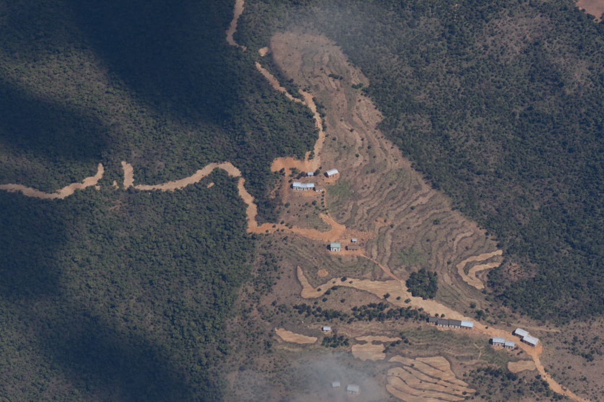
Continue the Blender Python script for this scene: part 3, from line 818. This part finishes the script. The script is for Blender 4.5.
# ---- trees that stand singly
def tag(o, label, cat, group=None):
    o['label'] = label; o['category'] = cat
    if group: o['group'] = group
    return o
def place_tree(x, y, k, scale, label, group, name='tree', cat='tree', sz=None):
    z = float(sample(Z, x, y))
    e = bpy.data.objects.new(name, None); C.objects.link(e)
    e.empty_display_size = .3
    e.location = (float(x), float(y), z); e.rotation_euler = (0, 0, random.uniform(0, 6.28))
    e.scale = (scale * random.uniform(.88, 1.12), scale * random.uniform(.88, 1.12), scale * (sz or random.uniform(.7, 1.05)))
    tag(e, label, cat, group)
    t, c_ = KINDS[k]
    link('trunk', t, e); link('crown', c_, e)
    return e
ORD = ['', 'second ', 'third ', 'fourth ', 'fifth ', 'sixth ', 'seventh ', 'eighth ', 'ninth ', 'tenth ', 'eleventh ', 'twelfth ']
def row(pts, phrase, group, kinds, smin=.55, smax=.85, name='tree', cat='tree'):
    """a few trees one can count, labelled from left to right"""
    pts = sorted(pts); m = len(pts)
    if kinds[0] == k_d[0]: kinds = list(kinds) + [0, 2]
    for i, p in enumerate(pts):
        u, v = p[:2]; sc_ = p[2] if len(p) > 2 else random.uniform(smin, smax)
        x, y, z = ground_at(u, v, Z)
        if m == 1: lab = phrase
        elif i == m - 1: lab = 'rightmost ' + phrase
        elif i == 0: lab = 'leftmost ' + phrase
        else: lab = phrase + ', ' + ORD[i] + 'from the left'
        place_tree(x, y, random.choice(kinds), sc_, lab, group, name, cat)
row([(388,298.5,.8),(399,299.5,.6),(408.5,302.5,.9),(410,309,.6),(421.5,311,.75),(437,316,.6),(443,317,.75)], 'dark tree along the lower edge of the wide road', 'trees below the wide road', k_d)
row([(344.5,281.5,.75),(351.5,283.5,.6),(334.6,283.5,.45),(319.6,291,.5),(335.6,289.5,.75),(328.6,294.5,.7),(325.6,301.5,.8),(343.5,302.5,.55),(316.7,304,.5)], 'small tree beside the bent tan field', 'trees by the bent field', k_d)
row([(413.6,209.5,.7),(437.7,223.5,.95),(392.7,227.5,.6),(385.8,222,.6),(454,240.5,.7),(428.6,241.5,.5),(391.7,185.5,.55),(467.8,249,.7),(449.9,264.5,.7),(430,254.5,.45),(409,229,.4)], 'lone tree on the brown terraces above the grove', 'trees on the brown terraces', k_d + [1])
row([(484.7,293.5,.7),(473.7,308,.75),(481.7,315.5,.8),(492.6,306.5,.7),(487,311,.6),(466,313,.45),(500,318,.6),(478,313,.55)], 'small tree on the slope above the main road', 'trees above the main road', k_d)
row([(334,77.5,.85),(338,78.5,.8),(331,76.5,.7),(342,79.5,.6),(321.8,70,.6),(348,62,.5)], 'dark tree on the topmost brown fields', 'trees on the topmost fields', k_d)
row([(357,88.5,.95),(361,87.5,1.0),(365,90.5,.85),(354,87,.7)], 'bright green tree in the clump on the upper rim', 'bright green clump', k_g)
row([(369.7,149,.55),(358,157,.6),(345,148,.5),(363,141,.5),(352,132,.55),(342,121,.5),(375,158,.45),(335,140,.6)], 'small tree on the terraces above the village', 'trees above the village', k_d + [2])
row([(296,173.5,.8),(299,178.5,.75),(303,176,.8),(293,176.5,.7),(316.5,176,.75),(318.5,172.5,.7),(321,169,.6),(291,182,.7)], 'dark tree among the houses of the upper hamlet', 'trees in the upper hamlet', k_d)
row([(323.5,193,.42),(323.2,196.5,.45),(322.6,200,.42),(322.8,203.5,.45),(323.8,207,.42),(325.3,210.5,.45),(327.2,214,.42)], 'bush in the green hedge below the upper hamlet', 'hedge bushes', k_g, name='hedge_bush', cat='bush')
row([(494,374.5,.9),(489,372,.75),(498,377,.7),(510.9,379,.95),(505,381,.8),(516,380,.85),(521,383,.6)], 'dark tree below the small tan field', 'trees below the small field', k_d)
row([(536.7,385,.9),(533,390,.85),(539,379,.7),(541,391,.8),(549.7,396.5,.85),(561.6,399,.85),(556,398.5,.7),(545,385,.6)], 'dark tree beside the road at the lower right', 'trees at the lower right bend', k_d)
row([(588.5,358.5,1.0),(584,356,.8),(592,361,.7),(575,352,.5),(597,340,.6),(566,344,.55),(570,369,.5),(585,381,.55)], 'dark bush on the brown slope right of the road', 'bushes on the right slope', k_d)
row([(386,353,.7),(388,350,.6),(402,335,.6),(407,343,.75),(399,343.5,.7),(394,346.5,.7),(404,339,.5),(411,345,.5)], 'dark tree right of the square tan field', 'trees by the square field', k_d)
row([(412.8,366.5,.55),(405,382,.3),(421,383,.3),(436,384.5,.28),(446,387.5,.28),(399,375,.3),(393,374.5,.28),(424,392,.3),(454,391,.28)], 'small bush on the banks of the stepped tan fields', 'bushes on field banks', k_d, name='bush', cat='bush')
row([(465.5,395,.6),(468,398,.5),(478,396,.6),(484,398,.6),(473,399,.5)], 'dark tree at the right tip of the stepped fields', 'trees at the tip of the fields', k_d)
row([(487,329,.4),(517,350,.5),(522,353,.45),(513,351,.4),(519,355,.4)], 'roadside bush near the steel roofed houses', 'roadside bushes', k_d, name='bush', cat='bush')
row([(274.5,227.5,.5),(288,226.5,.6),(291,228.8,.55),(283,224,.5)], 'small tree on the edge of the orange cross road', 'trees on the cross road', k_d)
row([(138,192,.6),(147,192.5,.5),(158,191.5,.55),(168,192,.6),(178,191,.55),(187,188.5,.5),(196,184.5,.55),(163,185.5,.4)], 'tree on the lower edge of the pale forest road', 'trees along the forest road', [0, 2, 4])
def packed(poly, spacing, phrase, group, kinds, smin, smax):
    """trees too alike and too close to tell apart: one shared label"""
    p = np.array(poly, float); lo = p.min(0); hi = p.max(0)
    cand = []
    for vv in np.arange(lo[1], hi[1], spacing * .72):
        for uu in np.arange(lo[0], hi[0], spacing):
            q = (uu + random.uniform(-.4, .4) * spacing, vv + random.uniform(-.3, .3) * spacing)
            if poly_sd(np.array([q[0]]), np.array([q[1]]), p)[0] < 0: cand.append(q)
    for q in cand:
        x, y, z = ground_at(q[0], q[1], Z)
        place_tree(x, y, random.choice(kinds), random.uniform(smin, smax), phrase, group)
packed([(406,283),(415,275),(425,273),(436,276),(439,285),(438,295),(432,300.5),(420,299.5),(411,296)], 4.2, 'tree packed in the round dark grove beside the wide road', 'trees of the round grove', k_d + [0, 1, 2], .72, .98)
packed([(296,308),(306,306),(322,310),(346,314),(348,322),(330,320),(304,317)], 4.6, 'tree in the dark belt below the bent tan field', 'trees of the left belt', k_d + [1], .5, .8)
packed([(352,312),(366,306),(384,305),(396,309),(412,313),(428,317),(426,321),(400,319),(366,323),(352,321)], 4.6, 'tree in the dark belt under the middle of the wide road', 'trees of the middle belt', k_d + [1], .48, .78)
packed([(322,340),(334,337),(350,338),(352,348),(338,349),(324,347)], 4.4, 'dark tree on the green bank left of the square tan field', 'trees on the green bank', k_d + k_g, .45, .7)

bare_t = trunk_mesh('trunk', 6.0, .16, 7, 77, PALE)
for (u, v, lab) in [(359,116,'pale leafless tree on the second brown crest'), (323,83,'pale leafless tree left of the topmost dark trees'), (485.5,221,'pale leafless tree at the forest edge above the hook fields')]:
    x, y, z = ground_at(u, v, Z)
    e = bpy.data.objects.new('bare_tree', None); C.objects.link(e); e.location = (float(x), float(y), float(z)); e.rotation_euler[2] = random.uniform(0, 6)
    tag(e, lab, 'tree', 'leafless trees')
    link('trunk', bare_t, e)
    bm = bmesh.new(); rn = random.Random(int(u))
    for i in range(26):
        an = rn.uniform(0, 6.28); h0 = rn.uniform(2.4, 5.2); r0 = rn.uniform(.3, 1.2); L = rn.uniform(.6, 1.3)
        p0 = Vector((r0 * math.cos(an) * .3, r0 * math.sin(an) * .3, h0)); p1 = p0 + Vector((math.cos(an) * L, math.sin(an) * L, L * rn.uniform(.5, 1.1)))
        tube(bm, [p0, p1], [.05, .02], 4)
    me = bpy.data.meshes.new('twigs'); bm.to_mesh(me); bm.free(); me.materials.append(PALE)
    link('twigs', me, e)

# ------------------------------------------------------------------ houses
def rusty(name, c0, c1, rust=(.20, .11, .07), amount=.58):
    m, nt, b = M(name)
    base = ramp(nt, nnoise(nt, 1.1, 4, .6), [(0.3, c0), (0.7, c1)])
    rf_ = math_n(nt, 'MULTIPLY', math_n(nt, 'SUBTRACT', nnoise(nt, .55, 5, .7), amount, True), 5.0, True)
    nt.links.new(mix(nt, rf_, base, rust), b.inputs['Base Color']); b.inputs['Roughness'].default_value = .6
    return m
def flat(name, c0, c1, scale=1.2, rough=.8, metal=0.0):
    m, nt, b = M(name)
    nt.links.new(ramp(nt, nnoise(nt, scale, 4, .6), [(0.3, c0), (0.7, c1)]), b.inputs['Base Color'])
    b.inputs['Roughness'].default_value = rough; b.inputs['Metallic'].default_value = metal
    return m
ROOF = {'white': rusty('white_iron', (.33, .36, .39), (.46, .49, .52), amount=.53), 'steel': rusty('steel_iron', (.22, .26, .30), (.34, .38, .42)),
        'blue': rusty('blue_iron', (.28, .36, .43), (.38, .46, .52)), 'green': rusty('grey_green_iron', (.20, .26, .24), (.30, .36, .33)),
        'dark': flat('dark_slate', (.060, .052, .050), (.115, .098, .092), 1.5), 'brown': flat('brown_thatch', (.14, .085, .06), (.22, .14, .10), 1.5)}
WALL = {'white': flat('white_wash', (.62, .59, .54), (.74, .71, .66)), 'cream': flat('cream_wash', (.58, .50, .40), (.70, .61, .50)),
        'earth': flat('earth_plaster', (.42, .28, .19), (.54, .37, .26)), 'orange': flat('orange_plaster', (.42, .22, .12), (.52, .29, .17)),
        'pink': flat('pink_plaster', (.50, .37, .31), (.60, .46, .39))}
STONE = flat('plinth_stone', (.16, .13, .11), (.27, .22, .18), 2.0)
WOODM = flat('door_timber', (.07, .045, .03), (.13, .085, .055), 2.0)
GLASS, nt_, b_g = M('window_dark'); b_g.inputs['Base Color'].default_value = (.03, .032, .035, 1); b_g.inputs['Roughness'].default_value = .25

def bbox(bm, x0, x1, y0, y1, z0, z1):
    v = [bm.verts.new(p) for p in ((x0,y0,z0),(x1,y0,z0),(x1,y1,z0),(x0,y1,z0),(x0,y0,z1),(x1,y0,z1),(x1,y1,z1),(x0,y1,z1))]
    for f in ((3,2,1,0),(4,5,6,7),(0,1,5,4),(1,2,6,5),(2,3,7,6),(3,0,4,7)): bm.faces.new([v[i] for i in f])
def bobj(name, bm, mat, parent):
    me = bpy.data.meshes.new(name); bm.normal_update(); bm.to_mesh(me); bm.free(); me.materials.append(mat)
    return link(name, me, parent)
def box_obj(name, mat, parent, *dims):
    bm = bmesh.new(); bbox(bm, *dims); return bobj(name, bm, mat, parent)
def house(x, y, z, u, v, L, W, H, yaw, rf, wl, lab):
    small = L < 4.4
    e = bpy.data.objects.new('shed' if small else 'house', None); C.objects.link(e)
    e.location = (x, y, z); e.rotation_euler = (0, 0, math.radians(yaw))
    tag(e, lab, 'shed' if small else 'house', 'houses of the hill village')
    l, w = L / 2, W / 2
    box_obj('plinth', STONE, e, -l - .25, l + .25, -w - .45, w + .25, -1.6, .28)
    rise = W * (.20 if rf not in ('dark', 'brown') else .30)
    # walls with gables, a ring with thickness
    bm = bmesh.new(); th = .32
    def prism(x0, x1):
        a_ = [bm.verts.new((x0, -w, .28)), bm.verts.new((x0, w, .28)), bm.verts.new((x0, w, H)), bm.verts.new((x0, 0, H + rise - .03)), bm.verts.new((x0, -w, H))]
        b2 = [bm.verts.new((x1, p.co.y, p.co.z)) for p in a_]
        bm.faces.new(a_[::-1]); bm.faces.new(b2)
        for i in range(5): bm.faces.new((a_[i], a_[(i + 1) % 5], b2[(i + 1) % 5], b2[i]))
    prism(-l, -l + th); prism(l - th, l)
    bbox(bm, -l + th, l - th, -w + .002, -w + th, .28, H - .002); bbox(bm, -l + th, l - th, w - th, w - .002, .28, H - .002)
    bobj('wall', bm, WALL[wl], e)
    # roof of corrugated sheets, two slopes with overhang
    ov = .45; ex = .35
    slope = rise / w
    roofs = []
    for sgn in (-1, 1):
        bm = bmesh.new()
        nseg = int((L + 2 * ex) / .22)
        rows_ = []
        for t in (0.0, .5, 1.0):
            yy = sgn * (w + ov) * t
            zz = H + rise - slope * (w + ov) * t + .06
            rows_.append([bm.verts.new((-l - ex + (L + 2 * ex) * i / nseg, yy, zz + (.035 if i % 2 else 0))) for i in range(nseg + 1)])
        for r0, r1 in zip(rows_[:-1], rows_[1:]):
            for i in range(nseg):
                q = (r0[i], r0[i + 1], r1[i + 1], r1[i])
                bm.faces.new(q if sgn < 0 else q[::-1])
        rbm = bobj('roof_slope', bm, ROOF[rf], e)
        sm = rbm.modifiers.new('thickness', 'SOLIDIFY'); sm.thickness = .05; sm.offset = -1
    bm = bmesh.new()
    bbox(bm, -l - ex, l + ex, -.16, .16, H + rise + .07, H + rise + .15)
    bobj('ridge_cap', bm, ROOF[rf], e)
    # door and windows on the long front
    fw = -w
    box_obj('door', WOODM, e, -.42, .42, fw - .06, fw + .05, .28, min(2.15, H - .25))
    if not small:
        nw = 2
        xs_ = [-.62 * l, .62 * l] if nw == 2 else [-.74 * l, -.40 * l, .40 * l, .74 * l]
        levels_ = [1.05] + ([2.55] if H > 3.5 else [])
        for zz in levels_:
            for xx in xs_:
                bm = bmesh.new()
                bbox(bm, xx - .36, xx - .28, fw - .07, fw + .04, zz, zz + .85); bbox(bm, xx + .28, xx + .36, fw - .07, fw + .04, zz, zz + .85)
                bbox(bm, xx - .28, xx + .28, fw - .07, fw + .04, zz + .77, zz + .85); bbox(bm, xx - .28, xx + .28, fw - .09, fw + .04, zz, zz + .1)
                fo = bobj('window', bm, WOODM, e)
                box_obj('pane', GLASS, fo, xx - .28, xx + .28, fw - .03, fw + .02, zz + .1, zz + .77)
        # veranda roof on posts
        if L > 7.9 and rf == 'blue':
            bm = bmesh.new()
            nseg = int(L * .8 / .22); r0, r1 = [], []
            for i in range(nseg + 1):
                xx = -.4 * L + .8 * L * i / nseg; b0 = .03 if i % 2 else 0
                r0.append(bm.verts.new((xx, fw - .03, min(2.62, H - .35) + b0))); r1.append(bm.verts.new((xx, fw - 1.5, min(2.62, H - .35) - .42 + b0)))
            for i in range(nseg): bm.faces.new((r0[i], r0[i + 1], r1[i + 1], r1[i]))
            vo = bobj('veranda_roof', bm, ROOF[rf], e)
            sm = vo.modifiers.new('thickness', 'SOLIDIFY'); sm.thickness = .04; sm.offset = -1
            for xx in (-.38 * L, -.13 * L, .13 * L, .38 * L):
                box_obj('post', WOODM, vo, xx - .06, xx + .06, fw - 1.44, fw - 1.32, -.6, min(2.62, H - .35) - .40)
    return e
for hh in houses: house(*hh)

# small pale heaps on the terraces
HEAP = flat('straw', (.22, .175, .12), (.32, .26, .19), 3.0)
bm = bmesh.new()
ringn = 10
prev = None
for i, (rr, zz) in enumerate([(1.0, -.3), (1.05, .35), (.95, .9), (.6, 1.45), (.18, 1.9)]):
    ring = [bm.verts.new((rr * random.uniform(.9, 1.1) * math.cos(2 * math.pi * k / ringn), rr * random.uniform(.9, 1.1) * math.sin(2 * math.pi * k / ringn), zz)) for k in range(ringn)]
    if prev:
        for k in range(ringn): bm.faces.new((prev[k], prev[(k + 1) % ringn], ring[(k + 1) % ringn], ring[k]))
    prev = ring
bm.faces.new(prev)
heap_me = bpy.data.meshes.new('pale_heap'); bm.to_mesh(heap_me); bm.free(); heap_me.materials.append(HEAP)
for (u, v, s_, lab) in [(353,192,0.70,'pale straw heap on the plot right of the upper hamlet'), (464.6,232,0.56,'pale straw heap near the terrace rim'),
                        (297.5,321.5,0.63,'pale straw heap above the bank field, leftmost of three'), (302.5,322.5,0.70,'pale straw heap above the bank field, middle of three'),
                        (308,327,0.63,'pale straw heap above the bank field, rightmost of three'), (149.5,194,0.70,'pale boulder heap just below the pale forest road')]:
    x, y, z = ground_at(u, v, Z)
    o = link('pale_heap', heap_me); o.location = (float(x), float(y), float(z)); o.scale = (s_, s_, s_ * random.uniform(.8, 1.1)); o.rotation_euler[2] = random.uniform(0, 6)  # the boulder heap reuses the straw-coloured heap mesh
    tag(o, lab, 'heap', 'pale heaps')

# ------------------------------------------------------------------ air: haze, thin mist, and the clouds overhead that shade the slope
def volume_material(name, color, density, aniso=0.0):
    m = bpy.data.materials.new(name); m.use_nodes = True
    nt = m.node_tree; nt.nodes.clear()
    out = nt.nodes.new('ShaderNodeOutputMaterial'); pv_ = nt.nodes.new('ShaderNodeVolumePrincipled')
    pv_.inputs['Color'].default_value = (*color, 1); pv_.inputs['Density'].default_value = density; pv_.inputs['Anisotropy'].default_value = aniso
    nt.links.new(pv_.outputs[0], out.inputs['Volume'])
    return m
HZ_TOP = float(CAM[2] + 15)
zmin = float(Z.min()) - 1.5
bm = bmesh.new(); bbox(bm, AX[0] - 20, AX[-1] + 20, AY[0] - 20, AY[-1] + 20, zmin, max(HZ_TOP, float(Z.max()) + 5))
bobj('haze', bm, volume_material('haze_air', HAZE_COLOR, HAZE_DENSITY, 0.0), None)['kind'] = 'stuff'

def pillow(name, f, gx, gy, z0, up, down, mat):
    """closed puff: thickness f over a grid, zero at the rim"""
    h, w = f.shape
    cell = (f[:-1, :-1] > 0) | (f[1:, :-1] > 0) | (f[:-1, 1:] > 0) | (f[1:, 1:] > 0)
    f = np.maximum(f, 0)
    rim = np.zeros_like(f)
    jj, ii = np.where(cell)
    id2 = np.arange(h * w).reshape(h, w)
    top = np.stack([id2[jj, ii], id2[jj, ii + 1], id2[jj + 1, ii + 1], id2[jj + 1, ii]], 1)
    eps = 0.02
    vt = np.stack([gx.ravel(), gy.ravel(), (z0 + up * f + eps).ravel()], 1); vb = np.stack([gx.ravel(), gy.ravel(), (z0 - down * f - eps).ravel()], 1)
    allv = np.concatenate([vt, vb]); N_ = h * w
    faces = [top, top[:, ::-1] + N_]
    # side walls along the outer rim
    def wall(mask, va, vb_):
        if mask.any():
            faces.append(np.stack([vb_[mask], va[mask], va[mask] + N_, vb_[mask] + N_], 1))
    cp = np.pad(cell, 1)
    wall((cell & ~cp[:-2, 1:-1]), id2[:-1, :-1], id2[:-1, 1:]); wall((cell & ~cp[2:, 1:-1]), id2[1:, 1:], id2[1:, :-1])
    wall((cell & ~cp[1:-1, :-2]), id2[1:, :-1], id2[:-1, :-1]); wall((cell & ~cp[1:-1, 2:]), id2[:-1, 1:], id2[1:, 1:])
    F = np.concatenate(faces)
    used, inv = np.unique(F.ravel(), return_inverse=True)
    me = mesh_from(name, allv[used], inv.ravel(), 4, mat)
    return link(name, me, kind='stuff')
# clouds: their shadows fall at these photo places (u, v, ru, rv, strength)
SHADE = [(170,45,62,52,1.0),(195,85,45,42,1.0),(215,25,34,40,.8),(60,30,55,26,.75),(140,10,70,30,.9),(20,45,30,20,.6),(225,110,22,28,.6),
         (58,138,52,24,1.0),(15,132,40,26,.9),(20,180,40,12,.42),
         (30,228,38,25,1.0),(16,270,38,26,1.0),(66,212,24,12,.55),
         (112,384,38,20,1.0),(160,374,24,20,.9),(172,406,40,14,.9),(72,362,20,11,.4),
         (265,84,24,13,.5),(-60,120,60,120,.8),(-50,290,40,50,.8),(180,-40,120,40,.9),(40,-40,80,30,.6)]
CLOUD_Z = HZ_TOP + 150
cmat = volume_material('cloud_vapour', (1, 1, 1), 0.022, 0.4)
g1 = np.arange(-420, 40, 5.0); g2 = np.arange(-380, 420, 5.0)
sgx, sgy = np.meshgrid(g1, g2)
sgz = sample(Z, sgx, sgy)
su, sv = project(sgx, sgy, sgz)
f = np.zeros(sgx.shape)
for (u, v, a_, b2, st) in SHADE:
    f = np.maximum(f, st * np.exp(-1.1 * (((su - u) / a_) ** 2 + ((sv - v) / b2) ** 2) ** 1.3))
f = f + 0.26 * fbm(sgx, sgy, 60, 4, 3) * sstep(0.02, .5, f)
th = 250 * np.clip((f - 0.20) / .80, -.05, 1.2)
tshift = (CLOUD_Z - sgz) / SUN[2]
tag(pillow('cloud', th, sgx + SUN[0] * tshift, sgy + SUN[1] * tshift, CLOUD_Z, .8, .2, cmat), 'white cloud high above that shades the wooded slope', 'cloud')

def wisp(cu, cv, ru, rv, zlift, thick, dens, seed, lab):
    x, y, z = ground_at(cu, cv, Z)
    # centred on the line of sight, a little above the slope
    x, y = ray_plane(cu, cv, z + zlift)
    rx = ru * MPP; ry = rv * MPP / math.sin(PITCH)
    gx, gy = np.meshgrid(np.linspace(-1.5, 1.5, 90) * rx + x, np.linspace(-1.5, 1.5, 90) * ry + y)
    q = np.hypot((gx - x) / rx, (gy - y) / ry)
    ff = np.exp(-1.6 * q ** 2) * (1 + 1.7 * fbm(gx + seed * 91 + .3 * gy, gy * 1.4, .5 * rx, 5, seed)) - .10
    ff[q > 1.42] = -.01
    o = pillow('mist', thick * np.maximum(ff, -.001), gx, gy, z + zlift, .6, .4, volume_material('mist_vapour', (.96, .98, 1), dens, 0.1))
    tag(o, lab, 'mist')
wisp(325, 396, 112, 40, 18, 20, .0110, 2, 'broad thin veil of mist along the lower edge')
wisp(346, 388, 58, 28, 52, 24, .023, 5, 'white wisp of mist over two roofs at the lower edge')
wisp(312, 32, 120, 52, 30, 20, .0052, 4, 'faint veil of mist over the top of the ridge')
